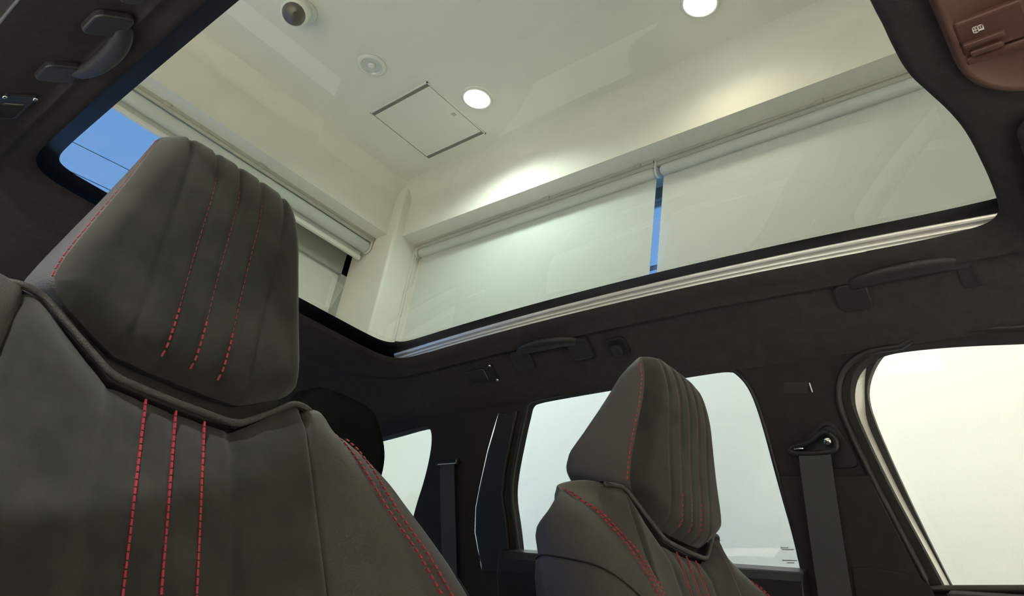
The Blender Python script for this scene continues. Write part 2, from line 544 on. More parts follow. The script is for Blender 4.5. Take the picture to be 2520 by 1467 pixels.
LIP = 0.024
for o, dz in prof[2:]:
    rows.append([(loop[i][0] + outward(i).x * o, loop[i][1] + outward(i).y * o, roof_z(loop[i][1]) - LIP + dz) for i in range(n)])
for t_, g in ((0.08, 0.05), (0.16, 0.10), (0.195, 0.185), (0.22, 0.19), (0.25, 0.145), (0.32, 0.205), (0.45, 0.37), (0.65, 0.60), (0.85, 0.85), (1.0, 1.0)):
    r = []
    for i, (x, y) in enumerate(loop):
        ov = outward(i)
        x, y = x + ov.x * 0.013, y + ov.y * 0.013
        if 0.2 < y < 1.40:
            X, Y = (CX + 0.628 if x > CX else CX - 0.628), y + (y - 0.8) * 0.10
        else:
            X, Y = outer(x, y)
        z1 = 0.635 if abs(X - CX) > 0.6 else (0.69 if y < 0.8 else 0.62)
        z0 = roof_z(y) - LIP - 0.009
        r.append((x + (X - x) * t_, y + (Y - y) * t_, z0 + (z1 - z0) * g))
    rows.append(r)
MB().loft(rows, True).build('headliner', 'headliner', car, smooth=True)
# outer skin of the roof, and the frame carrying the glass (its underside carries the black frit)
r = []
for i, (x, y) in enumerate(loop):
    ov = outward(i)
    if y < 0.4:
        r.append((CX + (x - CX) * ((0.423 if x > CX else 0.434) / 0.465), 0.4 - (0.4 - y) * 1.28))
    else:
        o = 0.027 + 0.015 * max(0, ov.x) + 0.004 * max(0, -ov.x)
        if x > CX: o += 0.018 * math.exp(-((x - 1.13) ** 2 + (y - 1.49) ** 2) / 0.05 ** 2)
        r.append((x - ov.x * o, y - ov.y * o))
sk = [[(x, y, roof_z(y)) for x, y in r],
      [(loop[i][0] + outward(i).x * 0.03, loop[i][1] + outward(i).y * 0.03, roof_z(loop[i][1]) - 0.002) for i in range(n)]]
MB().loft(sk, True).build('glass_frit_border', 'frit', car, label='black printed border of the roof glass')
sk = []
for o, z in ((0.03, -0.002), (0.07, 0.0), (0.10, -0.01)):
    sk.append([(loop[i][0] + outward(i).x * o, loop[i][1] + outward(i).y * o, roof_z(loop[i][1]) + z + 0.004) for i in range(n)])
r = []
for i, (x, y) in enumerate(loop):
    X, Y = outer(x, y)
    r.append((CX + (X - CX) * 1.05, 0.8 + (Y - 0.8) * 1.03, 0.67))
sk.append(r)
MB().loft(sk, True).build('roof_skin', 'frit', car, smooth=True)
# glass: a shallow grid spanning the opening
gy = [0.03 + 1.50 * k / 12 for k in range(13)]
rows = [[(0.19 + 0.97 * j / 6, y, roof_z(y) + 0.003) for j in range(7)] for y in gy]
MB().loft(rows).build('roof_glass', 'roofglass', car, smooth=True, label='tinted panoramic glass roof panel')

# aluminium guide rails, ribbed, along both long edges
ribs = [(1.129, 0.001), (1.1293, -0.002), (1.1303, -0.0045), (1.132, -0.0070), (1.1345, -0.0088), (1.138, -0.0095), (1.138, -0.0115), (1.136, -0.0125), (1.1368, -0.0145), (1.139, -0.0155), (1.141, -0.0160), (1.141, -0.0175), (1.1392, -0.0185), (1.140, -0.0205), (1.1425, -0.0222)]
for side in (1,):
    rows = []
    for k in range(25):
        y = 0.10 + 1.40 * k / 24
        rows.append([((x if side > 0 else 2 * CX - x), y, roof_z(y) + z) for x, z in ribs])
    MB().loft(rows).build('guide_rail', 'alu', car, label='ribbed aluminium rail along the edge of the glass roof')

# ---- flanks
strip = [(-0.20, 0.585), (0.05, 0.610), (0.148, 0.620), (0.247, 0.631), (0.323, 0.635), (0.362, 0.634), (0.388, 0.625), (0.411, 0.609), (0.425, 0.581), (0.428, 0.547), (0.413, 0.492), (0.398, 0.444), (0.383, 0.399), (0.355, 0.324), (0.327, 0.245), (0.312, 0.20), (-0.35, 0.20), (-0.62, 0.20)]
rearw = [(1.181, 0.607), (1.172, 0.630), (1.156, 0.637), (1.04, 0.640), (0.933, 0.642), (0.789, 0.645), (0.700, 0.646), (0.655, 0.645), (0.632, 0.633), (0.607, 0.599), (0.592, 0.535), (0.577, 0.426), (0.561, 0.33), (0.555, 0.25), (0.78, 0.25), (1.224, 0.25), (1.228, 0.311), (1.232, 0.365), (1.241, 0.428), (1.230, 0.482), (1.193, 0.58)]
quarter = [(1.90, 0.575), (1.823, 0.588), (1.677, 0.599), (1.545, 0.612), (1.519, 0.609), (1.507, 0.590), (1.513, 0.547), (1.541, 0.478), (1.581, 0.409), (1.60, 0.36), (1.95, 0.40), (2.02, 0.45)]
sliver = [(1.2645, 0.622), (1.284, 0.579), (1.308, 0.533), (1.342, 0.45), (1.358, 0.404), (1.364, 0.348), (1.350, 0.275), (1.347, 0.255),
          (1.3490, 0.275), (1.3580, 0.310), (1.3658, 0.348), (1.3594, 0.404), (1.3433, 0.45), (1.3102, 0.533), (1.2875, 0.579)]
shell = [(-0.62, 0.73), (2.25, 0.73), (2.35, 0.2), (2.35, -0.45), (-0.62, -0.45)]


def dens(p, n): return [(q[0], q[1]) for q in chaikin([(a, b, 0) for a, b in p], n)]


HS = {'front': dens(strip, 2), 'rear': dens(rearw, 2), 'quarter': dens(quarter, 2), 'sliver': sliver}


def inside(x, y, lp):
    c = False
    j = len(lp) - 1
    for i in range(len(lp)):
        if (lp[i][1] > y) != (lp[j][1] > y) and x < (lp[j][0] - lp[i][0]) * (y - lp[i][1]) / (lp[j][1] - lp[i][1]) + lp[i][0]: c = not c
        j = i
    return c


def fill2d(loops):
    """Triangles of a flat outline (first loop) with holes (the others)."""
    vs = []; es = []
    for lp in loops:
        k = len(vs)
        vs += [Vector((a, b)) for a, b in lp]
        es += [(k + i, k + (i + 1) % len(lp)) for i in range(len(lp))]
    r = delaunay_2d_cdt(vs, es, [], 0, 1e-6)
    v = [(p.x, p.y) for p in r[0]]
    f = []
    for t_ in r[2]:
        cx = sum(v[i][0] for i in t_) / len(t_); cy = sum(v[i][1] for i in t_) / len(t_)
        if inside(cx, cy, loops[0]) and not any(inside(cx, cy, lp) for lp in loops[1:]): f.append(tuple(t_))
    return v, f


for side in (1, -1):
    loops = [shell, HS['front'], HS['rear'], HS['quarter']] + ([HS['sliver']] if side > 0 else [])
    v2, f2 = fill2d(loops)
    m = MB().add([flank(a, b, 0, side) for a, b in v2], f2)
    back = [[(a + (0.022 if lp is sliver else 0), b + (0.006 if lp is sliver else 0)) for a, b in lp] for lp in loops]
    for lp, lb in zip(loops, back):
        m.loft([[flank(a, b, 0, side) for a, b in lp], [flank(a, b, 0.024, side) for a, b in lb]], True)
    v2, f2 = fill2d(back)
    m.add([flank(a, b, 0.024, side) for a, b in v2], f2)
    m.build('side_trim', 'pillar', car)
    # painted reveal of the front door opening and the black frame of the door glass outside it
    lp = HS['front']
    up = lambda b: b + 0.050 * min(1.0, max(0.0, (b - 0.57) / 0.05))
    k0 = max(range(len(lp)), key=lambda i: (lp[i][0] > 0.30, lp[i][1], 0))
    rear = sorted([i for i in range(len(lp)) if lp[i][0] > 0.31 and 0.21 < lp[i][1]], key=lambda i: i)
    front = [i for i in range(len(lp)) if i not in rear]
    rear_l = [lp[i] for i in rear]
    front_l = [lp[i] for i in front]
    ks = max(range(len(front_l)), key=lambda i: (Vector(front_l[i]) - Vector(front_l[i - 1])).length)
    front_l = [rear_l[-1]] + front_l[ks:] + front_l[:ks] + [rear_l[0]]
    for pts_, nm_, mt_, lb_ in ((rear_l, 'door_opening_reveal', 'paint', 'pale painted rear edge of the front door opening'), (front_l, 'door_opening_edge', 'rubber', None)):
        MB().loft([[flank(a, b, 0.024, side) for a, b in pts_], [flank(a, up(b), 0.078, side) for a, b in pts_]]).build(nm_, mt_, car, label=lb_)
    fr_out = [(-0.62, 0.74), (0.30, 0.74), (0.52, 0.70), (0.54, 0.55), (0.46, 0.17), (-0.62, 0.17)]
    fr_in = [(-0.58, 0.60), (-0.20, 0.645), (0.02, 0.665), (0.157, 0.672), (0.256, 0.678), (0.345, 0.672), (0.380, 0.648), (0.403, 0.617), (0.414, 0.583), (0.409, 0.541), (0.388, 0.458), (0.359, 0.359), (0.328, 0.262), (0.300, 0.185), (0.229, 0.185), (-0.55, 0.185)]
    fr_in = [(a * 1.016, b * 1.016) for a, b in fr_in]
    v2, f2 = fill2d([fr_out, dens(fr_in, 2)])
    m = MB().add([flank(a, b, 0.079, side) for a, b in v2], f2)
    m.add([flank(a, b, 0.092, side) for a, b in v2], f2)
    for lp in (fr_out, dens(fr_in, 2)):
        m.loft([[flank(a, b, 0.079, side) for a, b in lp], [flank(a, b, 0.092, side) for a, b in lp]], True)
    m.build('door_glass_frame', 'rubber', car, label='black rubber frame of the front door glass')
    MB().add([flank(a, b, 0.085, side) for a, b in fr_out], [tuple(range(len(fr_out)))]).build('front_door_glass', 'clearglass', car, label='clear front door glass')
    big = [(0.50, 0.66), (1.27, 0.66), (1.30, 0.23), (0.50, 0.23)]
    MB().add([flank(a, b, 0.020, side) for a, b in big], [(0, 1, 2, 3)]).build('rear_door_glass', 'rearglass', car, label='lightly tinted rear door glass')
    big = [(1.49, 0.63), (2.05, 0.60), (2.08, 0.33), (1.49, 0.33)]
    MB().add([flank(a, b, 0.020, side) for a, b in big], [(0, 1, 2, 3)]).build('quarter_glass', 'quarterglass', car, label='small rear quarter window glass')
    # seals: round beads around the openings
    lp = [p for p in HS['front']]
    bead = [(a + 0.020, b) if a > 0.3 else (a, b + 0.016) for a, b in lp if b > 0.25]
    bead = [p for p in bead]
    MB().tube([flank(a, b, -0.002, side) for a, b in bead], 0.0065, 8).build('door_seal', 'rubber', car, smooth=True, label='round black weather seal around the front door opening')
    bead = [p for p in HS['rear'] if p[1] > 0.26]
    k = max(range(len(bead)), key=lambda i: (Vector(bead[i]) - Vector(bead[i - 1])).length)
    bead = bead[k:] + bead[:k]
    MB().tube([flank(a, b, 0.0, side) for a, b in bead], 0.0045, 8).build('window_seal', 'rubber', car, smooth=True, label='black seal around the rear door window')
    # door tops (belt ledges)
    for nm, y0, y1, z0, z1 in (('front_door_top', -0.60, 0.322, 0.232, 0.252), ('rear_door_top', 0.545, 1.262, 0.277, 0.306)):
        poly = [(0.035 if nm[0] == 'r' else 0.080, 0.012), (-0.004, 0.006), (-0.028, -0.004), (-0.040, -0.022), (-0.044, -0.05), (-0.05, -0.40), (0.035 if nm[0] == 'r' else 0.080, -0.40)]
        rows = []
        for y, z in ((y0, z0), (y1, z1)):
            rows.append([flank(y, z + dz, o, side) for o, dz in poly])
        m = MB().loft(rows, True)
        m.add(rows[0], [tuple(range(len(poly)))]).add(rows[1], [tuple(range(len(poly)))])
        m.build(nm, 'plastic' if nm[0] == 'r' else 'pillar', car, smooth=False, bevel=0.003)
    # lower pillar casing below the joint line
    low = [(0.575, 0.436), (0.415, 0.430), (0.362, 0.275), (0.30, 0.10), (0.30, -0.4), (0.56, -0.4), (0.553, 0.28)]
    v2, f2 = fill2d([low])
    m = MB().add([flank(a, b, -0.009, side) for a, b in v2], f2)
    m.loft([[flank(a, b, 0.0, side) for a, b in low], [flank(a, b, -0.009, side) for a, b in low]], True)
    m.build('pillar_casing', 'pillar', car, bevel=0.003)
    # shoulder cap of the casing, a second joint line lower down
    low = [(0.468, 0.283), (0.43, 0.285), (0.372, 0.276), (0.350, 0.262), (0.30, 0.10), (0.468, 0.10)]
    v2, f2 = fill2d([low])
    m = MB().add([flank(a, b, -0.012, side) for a, b in v2], f2)
    m.loft([[flank(a, b, -0.008, side) for a, b in low], [flank(a, b, -0.012, side) for a, b in low]], True)
    m.build('lower_pillar_casing', 'pillar', car, bevel=0.002)
    # C-pillar inner casing with rounded front edge
    cp = [(1.262, 0.615), (1.278, 0.58), (1.300, 0.533), (1.334, 0.45), (1.350, 0.404), (1.356, 0.348), (1.342, 0.262), (1.25, 0.262), (1.254, 0.365), (1.262, 0.428), (1.250, 0.482), (1.214, 0.58), (1.20, 0.615)]
    v2, f2 = fill2d([cp])
    m = MB().add([flank(a, b, -0.008, side) for a, b in v2], f2)
    m.loft([[flank(a, b, 0.0, side) for a, b in cp], [flank(a, b, -0.008, side) for a, b in cp]], True)
    m.build('rear_pillar_casing', 'plastic', car, bevel=0.004)
    # side-airbag tag set into the B pillar
    m = MB().add([flank(a, b, -0.0015, side) for a, b in ((0.542, 0.602), (0.497, 0.597), (0.501, 0.577), (0.545, 0.581))], [(0, 1, 2, 3)])
    m.build('pillar_tag', 'plastic', car)
    MB().tube([flank(0.4945, 0.594, -0.003, side), flank(0.4915, 0.577, -0.003, side)], 0.0013, 6).build('tag_clip', 'alu', car)

# small printed marks in the corner of the rear door glass
m = MB()
for z, a, b in ((0.300, 0.572, 0.600), (0.296, 0.578, 0.592), (0.318, 0.575, 0.598), (0.321, 0.585, 0.600)):
    m.obox(flank((a + b) / 2, z, 0.0185), (0.0002, 0, 0), (0, (b - a) / 2, 0), (0, 0, 0.0009))
m.build('glass_marking', 'marking', car, label='tiny grey printed marks in the glass corner')

# ---- tail wall with back light, floor pan and sills
v2, f2 = fill2d([[(0.06, 0.62), (1.29, 0.62), (1.36, 0.30), (1.36, -0.45), (-0.01, -0.45), (-0.01, 0.30)], rrect(0.20, 0.28, 1.15, 0.52, 0.05)])
MB().add([(x, 2.22 + 0.0 * z, z) for x, z in v2], f2).build('tailgate', 'pillar', car)
MB().add([(0.18, 2.24, 0.26), (1.17, 2.24, 0.26), (1.17, 2.24, 0.54), (0.18, 2.24, 0.54)], [(0, 1, 2, 3)]).build('tailgate_glass', 'rearglass', car)
MB().box((-0.15, -0.62, FLOOR + 0.18), (1.50, 2.3, FLOOR + 0.22)).build('floor_pan', 'pillar', car)
for x in (-0.12, 1.33):
    MB().box((x, -0.62, FLOOR + 0.2), (x + 0.14, 2.3, -0.40)).build('sill', 'pillar', car)
for x in (-0.14, 1.32):
    for y in (-0.45, 1.9):
        MB().lathe((x, y, FLOOR + 0.33), (1, 0, 0), [(0.2, 0.0), (0.32, 0.01), (0.33, 0.05), (0.33, 0.13), (0.32, 0.17), (0.2, 0.18)], 28).build('wheel', 'rubber', car, smooth=True)


# ---- grab handles, coat hook and rear lamps
def cove(x_off):                  # headliner surface at lateral offset from the centre line
    xs = [0.478, 0.50, 0.55, 0.60, 0.628]
    zs = [0.727, 0.718, 0.690, 0.657, 0.635]
    return interp(xs, zs, x_off)


def handle(y0, y1, side):
    h = []
    pts = []
    for k in range(17):
        t_ = k / 16
        y = y0 + (y1 - y0) * t_
        bow = math.sin(math.pi * t_) ** 0.35
        xo = 0.528 - 0.024 * bow
        z = cove(0.528) + 0.006 - 0.012 * bow
        pts.append((CX + side * xo, y, z + 0.012 * bow))
    r_ = [0.012 + 0.004 * math.sin(math.pi * k / 16) for k in range(17)]
    o = MB().tube(pts, r_, 14, flat=0.62, up=(side * 0.5, 0, 0.86)).build('grab_handle', 'handle', car, smooth=True, label='black folding grab handle on the headliner')
    for y in (y0, y1):
        c_ = Vector((CX + side * 0.536, y, cove(0.536)))
        n_ = Vector((-side * 0.55, 0, -0.83)); u_ = Vector((0, 1, 0)); w_ = n_.cross(u_)
        poly = [tuple(c_ + u_ * a * 0.028 + w_ * b * 0.026 - n_ * 0.006) for a, b in rrect(-1, -1, 1, 1, 0.45)]
        MB().prism(poly, n_ * 0.012).build('handle_mount', 'handle', o, bevel=0.003)
    return o


handle(0.185, 0.375, 1)
handle(0.955, 1.120, 1)
handle(0.955, 1.120, -1)
for side in (1, -1):
    # coat hook pad ahead of the rear handle
    c_ = Vector((CX + side * 0.548, 0.865, cove(0.548)))
    n_ = Vector((-side * 0.55, 0, -0.83)); u_ = Vector((0, 1, 0)); w_ = n_.cross(u_)
    poly = [tuple(c_ + u_ * a * 0.026 + w_ * b * 0.024 - n_ * 0.004) for a, b in rrect(-1, -1, 1, 1, 0.5)]
    o = MB().prism(poly, n_ * 0.008).build('coat_hook', 'plastic', car, bevel=0.003, label='small black coat hook beside the grab handle')
    poly = [tuple(c_ + u_ * (a * 0.012) + w_ * (b * 0.013 + 0.004) + n_ * 0.003) for a, b in rrect(-1, -1, 1, 1, 0.6)]
    MB().prism(poly, n_ * 0.010).build('hook', 'handle', o, bevel=0.003)
    # reading lamp behind the rear handle
    c_ = Vector((CX + side * 0.552, 1.265, cove(0.552)))
    poly = [tuple(c_ + u_ * a * 0.050 + w_ * b * 0.024 - n_ * 0.005) for a, b in rrect(-1, -1, 1, 1, 0.25)]
    o = MB().prism(poly, n_ * 0.009).build('reading_lamp', 'plastic', car, bevel=0.002, label='rectangular rear reading lamp with clear lens')
    poly = [tuple(c_ + u_ * (a * 0.030 + 0.012) + w_ * b * 0.017 + n_ * 0.002) for a, b in rrect(-1, -1, 1, 1, 0.3)]
    MB().prism(poly, n_ * 0.004).build('lens', 'clearlens', o, bevel=0.0015)
    for q in (-0.026, 0.026):
        MB().lathe(c_ + u_ * (-0.043) + w_ * (q * 0.8) + n_ * 0.003, n_, [(0.004, 0), (0.004, 0.002), (0.0025, 0.004), (0.0, 0.0045)], 14).build('chrome_catch', 'chrome', o, smooth=True, label='tiny bright chrome catch')

# ---- overhead console ahead of the glass roof
zc = 0.708
out = rrect(0.515, -0.20, 0.834, 0.106, 0.085, 10)
rows = []
for s_, dz in ((1.0, 0.03), (1.0, -0.002), (0.985, -0.010), (0.955, -0.014), (0.925, -0.012), (0.90, -0.006), (0.6, -0.005), (0.001, -0.005)):
    rows.append([(CX + (x - CX) * s_, -0.044 + (y + 0.044) * s_, zc + dz) for x, y in out])
con = MB().loft(rows, True).build('overhead_console', 'console', car, smooth=True, label='overhead console with switches, its brown tint a painted warm flare')
# rocker switch with printed square symbol
MB().box((0.686, 0.030, zc - 0.012), (0.738, 0.094, zc - 0.002)).build('button', 'console', con, bevel=0.003)
MB().box((0.715, 0.052, zc - 0.017), (0.721, 0.092, zc - 0.009)).build('switch_ridge', 'console', con, bevel=0.002)
MB().box((0.729, 0.056, zc - 0.017), (0.736, 0.088, zc - 0.009)).build('switch_ridge', 'console', con, bevel=0.002)
MB().box((0.742, -0.06, zc - 0.013), (0.752, 0.095, zc - 0.003)).build('switch_ridge', 'console', con, bevel=0.003)
m = MB()
px, py, pz = 0.702, 0.0735, zc - 0.0124
for a, b, c_, d in ((-.006, -.007, .006, -.0055), (-.006, .0055, .006, .007), (-.006, -.007, -.0045, .007), (.0045, -.007, .006, .007), (-.006, -.0012, .006, .0006), (-.0035, -.0042, -.0005, -.0024), (.001, -.0055, .006, -.0012), (-.0008, .001, .0008, .0055), (-.0035, .0025, .0035, .004)):
    m.box((px + a * 0.8, py + b * 0.75, pz - 0.0001), (px + c_ * 0.8, py + d * 0.75, pz + 0.0003))
m.build('symbol', 'print', con, label='white printed square symbol')

# ---- sun visor folded against the headliner
out = rrect(0.87, -0.28, 1.19, 0.075, 0.035, 6)
rows = []
for s_, dz in ((0.97, 0.006), (1.0, 0.0), (1.0, -0.006), (0.97, -0.012), (0.001, -0.013)):
    rows.append([(1.03 + (x - 1.03) * s_, -0.1 + (y + 0.1) * s_, 0.700 + dz - max(0, x - 1.0) * 0.12) for x, y in out])
MB().loft(rows, True).build('sun_visor', 'headliner', car, smooth=True)


# ================================================================== SEATS
def car_seat(cx, cy, cz, back_deg, hy, hz, head_deg, label, floor_z, inner_seam):
    th = math.radians(back_deg); ph = math.radians(head_deg)
    root = thing('front_seat', (cx, cy - 0.25, floor_z), label, 'seat', 'front seats')

    def B(x, s, w): return (cx + x, cy + s * math.sin(th) - w * math.cos(th), cz + s * math.cos(th) + w * math.sin(th))

    def H(x, h, w): return (cx + x, hy + h * math.sin(ph) - w * math.cos(ph), hz + h * math.cos(ph) + w * math.sin(ph))

    ss = [-.70, -.35, -.177, -.115, -.06, 0, .035, .065]
    seam_x = lambda s: interp(ss, [.226, .254, .252, .239, .224, .213, .206, .198] if inner_seam else [.222, .248, .248, .238, .233, .235, .238, .232], s)
    seam_w = lambda s: interp(ss, [.08, .07, .064, .050, .034, .018, .005, -.012] if inner_seam else [.08, .07, .064, .050, .032, .004, -.022, -.045], s)
    edge_x = lambda s: interp(ss, [.293, .316, .317, .312, .304, .291, .279, .262] if inner_seam else [.278, .299, .298, .292, .284, .271, .260, .250], s)
    edge_w = lambda s: interp(ss, [.05, .045, .038, .022, .000, -.030, -.055, -.070], s)
    su_x = lambda s: interp([-.7, -.2, .055], [.163, .159, .146] if inner_seam else [.158, .153, .139], s)
    S0 = -.66
    NT = 44

    def groove(x):
        return sum((0.0012 if g < 0.05 else 0.0022) * math.exp(-((abs(x) - g) / 0.0032) ** 2) for g in (0.0, 0.029, 0.060))

    def top_s(x):
        return interp([0, .062, .100, .132, .165, .20, .25], [0.0, .002, .034, .062, .066, .060, .038], abs(x))

    # --- suede centre panel (front, between the bolster seams)
    cols = [-1 + 2 * k / 60 for k in range(61)]
    rows = []
    for i in range(NT + 1):
        t_ = i / NT
        r = []
        for u in cols:
            s = S0 + t_ * (0.0 - S0)
            x = u * su_x(s)
            s = S0 + t_ * (top_s(x) - S0)
            x = u * su_x(s)
            w = 0.010 * abs(u) ** 3 - groove(x) * 1.0 - 0.008 * max(0.0, (abs(u) - 0.93) / 0.07) ** 2
            if i >= NT - 1: w -= 0.004 * (i - NT + 2)
            r.append(B(x, s, w))
        rows.append(r)
    MB().loft(rows).build('backrest', 'suede', root, smooth=True, label='grey suede centre panel of the backrest')

    # --- leather bolsters, wrapped round to the back
    TOPS = [.062, .065, .071, .076, .077, .074, .070, .065, .053, .040, .028, .018, .014, .014, .020, .030]

    def bol(s, j):
        a, b, c_, d, f_, g_ = su_x(s), 0.004, seam_x(s), seam_w(s), edge_x(s), edge_w(s)
        if j == 0: return a - 0.001, b - 0.004
        if j == 1: return a + 0.004, b + 0.004
        if j < 5:
            q = (j - 1) / 4.6
            return a + (c_ - a) * q, b + (d - b) * (q ** 0.8) + 0.006 * math.sin(math.pi * q)
        if j == 5: return c_ - 0.007, d
        if j == 6: return c_, d - 0.0045
        if j == 7: return c_ + 0.007, d
        if j == 8: return c_ + (f_ - c_) * 0.55, d + (g_ - d) * 0.28 + 0.006
        if j == 9: return c_ + (f_ - c_) * 0.85, d + (g_ - d) * 0.62 + 0.003
        if j == 10: return f_, g_
        if j == 11: return f_ + 0.002, g_ + (-.1 - g_) * 0.33
        if j == 12: return f_ - 0.004, g_ + (-.1 - g_) * 0.66
        if j == 13: return f_ - 0.03, -0.102
        if j == 14: return f_ - 0.08, -0.115
        return a - 0.02, -0.12

    for sg in (1, -1):
        rows = []
        for i in range(NT + 4):
            t_ = min(i, NT) / NT
            e = max(0, i - NT)              # rounding over the shoulder
            r = []
            for j in range(16):
                s = S0 + t_ * (TOPS[j] - S0)
                x, w = bol(s, j)
                if e:
                    k = (0.25, 0.62, 0.9)[e - 1]
                    w = w + (-0.058 - w) * k
                    x = x + (min(x, su_x(s) + .075) - x) * k * 0.3
                    s = s + (0.016 if j < 3 else max(-0.008, 0.016 - 0.006 * (j - 2))) * math.sin(math.pi / 2 * (e / 3))
                r.append(B(sg * x, s, w))
            rows.append(r)
        bo = MB().loft(rows).build('bolster', 'leather', root, smooth=True, subd=1, label='grey leather side bolster')
        pr = Vector((0, -math.cos(th), math.sin(th)))
        # red double row of stitches along the bolster seam
        for dx in (-0.0080, 0.0080):
            m = MB()
            s = -0.42
            while s < 0.050:
                a, b = Vector(B(sg * (seam_x(s) + dx), s, seam_w(s) + 0.0010)), Vector(B(sg * (seam_x(s + 0.0046) + dx), s + 0.0046, seam_w(s + 0.0046) + 0.0010))
                d = (b - a) / 2
                m.obox((a + b) / 2, d, d.cross(pr).normalized() * 0.0011, pr * 0.0009)
                s += 0.0078
            m.build('stitching', 'stitch', bo, kind='stuff', label='red stitching along the bolster seam')

        def skin(s, j, o):
            """Point on the bolster skin lifted by o."""
            x, w = bol(s, j); x0, w0 = bol(s, max(j - 1, 0)); x1, w1 = bol(s, min(j + 1, 15))
            nx, nw = -(w1 - w0), (x1 - x0)
            l = math.hypot(nx, nw) or 1
            return B(sg * (x + nx / l * o), s, w + nw / l * o)
        # curved seam of the side panel, and the panel itself standing slightly proud below it
        path = {15: -.010, 14: -.012, 13: -.020, 12: -.034, 11: -.058, 10: -.088, 9: -.118, 8: -.165}
        pts = [skin(path[j], j, 0.0012) for j in (14, 13, 12, 11, 10, 9, 8)] + [skin(s_, 8, 0.0012) for s_ in (-.22, -.30, -.42, -.6)]
        MB().tube(chaikin(pts, 2, False), 0.0010, 6).build('seam', 'seam', bo, smooth=True)
        rows = []
        for k in range(26):
            q = k / 25
            rows.append([skin(S0 + (path[j] - S0) * q, j, 0.0022 if (k < 25 and 8 < j < 15) else -0.001) for j in range(8, 16)])
        MB().loft(rows).build('side_panel', 'leather', bo, smooth=True)
    # --- back shell
    rows = []
    for k in range(12):
        s = S0 + (0.035 - S0) * k / 11
        rows.append([B(-0.20 + 0.40 * j / 6, s, -0.121 - 0.012 * math.sin(math.pi * j / 6)) for j in range(7)])
    MB().loft(rows).build('back_shell', 'shellplastic', root, smooth=True)

    # --- shoulder ledge behind the collar, and the collar roll itself
    xs = [-.172, -.15, -.132, -.116, -.100, -.080, -.062, -.03, 0, .03, .062, .080, .100, .116, .132, .15, .172]
    rows = []
    for w, ds in ((0.000, 0.000), (-0.012, 0.010), (-0.03, 0.012), (-0.06, 0.010), (-0.10, 0.012), (-0.122, 0.0)):
        rows.append([B(x, top_s(x) + ds - (0.002 if abs(x) < .06 else 0), w) for x in xs])
    MB().loft(rows).build('shoulder_ledge', 'leather', root, smooth=True)
    pts = [B(x, top_s(x) + 0.003, 0.003 - (0.012 if abs(x) > .16 else 0)) for x in xs]
    pts = chaikin(pts, 2, False)
    MB().tube(pts, [0.0036] * len(pts), 10).build('collar', 'leather', root, smooth=True, label='rolled leather collar under the headrest')
    # red stitches down the backrest
    for g in (-0.029, 0.0, 0.029):
        m = MB()
        s = -0.34
        while s < -0.008:
            a = Vector(B(g, s, -0.0004)); b = Vector(B(g, s + 0.0058, -0.0004))
            pr = Vector((0, -math.cos(th), math.sin(th)))
            m.obox((a + b) / 2, (b - a) / 2, (0.0009, 0, 0), pr * 0.0009)
            s += 0.0072
        m.build('stitching', 'stitch', root, kind='stuff', label='red stitching down the suede panel')

    # --- headrest
    HW = 0.129
    hb = lambda x: interp([0, .035, .065, .090, .110, .121, .1265, .129], [0, .0005, .004, .018, .030, .040, .047, .056], abs(x))
    ht = lambda x: interp(HX, HZ, abs(x))

    HX = [0, .05, .070, .080, .087, .093, .103, .113, .122, .127, .129]
    HZ = [.287, .287, .285, .279, .265, .235, .185, .143, .104, .080, .064]
    xb = lambda h: interp(HZ[::-1], HX[::-1], h)

    def face_w(x, h):
        lo, hi = hb(x), ht(x)
        e = min(h - lo, (xb(h) - abs(x)) * 1.2) if h > 0.05 else h - lo
        w = 0.012 * (1 - (x / HW) ** 2)
        w -= 0.020 * max(0.0, 1 - max(e, 0) / 0.026) ** 2.2
        w -= 0.036 * (1 - math.sqrt(max(0.0, 1 - max(0.0, (h - .19) / .0975) ** 2)))
        w += 0.004 * math.exp(-((h - 0.05) / 0.05) ** 2)
        gd = 0.0020 + 0.0030 * max(0.0, (h - .20) / .07)
        for g in (-.060, -.029, 0, .029, .060):
            w -= gd * math.exp(-((x - g - 0.10 * g * 0) / 0.0030) ** 2)
        return w

    gx = []
    for k in range(89):
        u = -1 + 2 * k / 88
        gx.append(HW * (math.sin(u * math.pi / 2) * 0.35 + u * 0.65))
    NR = 30
    grid = []
    for j in range(NR + 1):
        v = 0.5 - 0.5 * math.cos(math.pi * j / NR)
        grid.append([H(x, hb(x) + (ht(x) - hb(x)) * v, face_w(x, hb(x) + (ht(x) - hb(x)) * v)) for x in gx])
    hr_pts = []
    # boundary ring of the face, used for the leather flank
    ring = [(x, hb(x)) for x in gx] + [(HW, hb(HW) + (ht(HW) - hb(HW)) * k / 4) for k in (1, 2, 3)] + [(x, ht(x)) for x in gx[::-1]] + [(-HW, hb(HW) + (ht(HW) - hb(HW)) * k / 4) for k in (3, 2, 1)]
    dep = lambda h: interp([0, .06, .086, .127, .19, .235, .265, .287], [.130, .125, .122, .103, .080, .062, .045, .028], h)
    rows = []
    for q, sc in ((0.0, 1.0), (0.03, 1.010), (0.10, 1.018), (0.35, 1.015), (0.75, 1.0), (0.93, 0.975), (1.0, 0.92)):
        r = []
        for x, h in ring:
            w0 = face_w(x, h)
            lift = 0.042 * (1 - h / .287) * q - 0.024 * (h / .287) ** 6 * q
            hh = 0.14 + (h - 0.14) * (1 + (sc - 1) * 0.6) + lift
            r.append(H(x * sc, hh, w0 - dep(h) * q))
        rows.append(r)
    cap = [H(0, 0.165, -0.085)] * len(ring)
    rows.append([tuple((Vector(a) * 0.5 + Vector(b) * 0.5)) for a, b in zip(rows[-1], cap)])
    rows.append(cap)
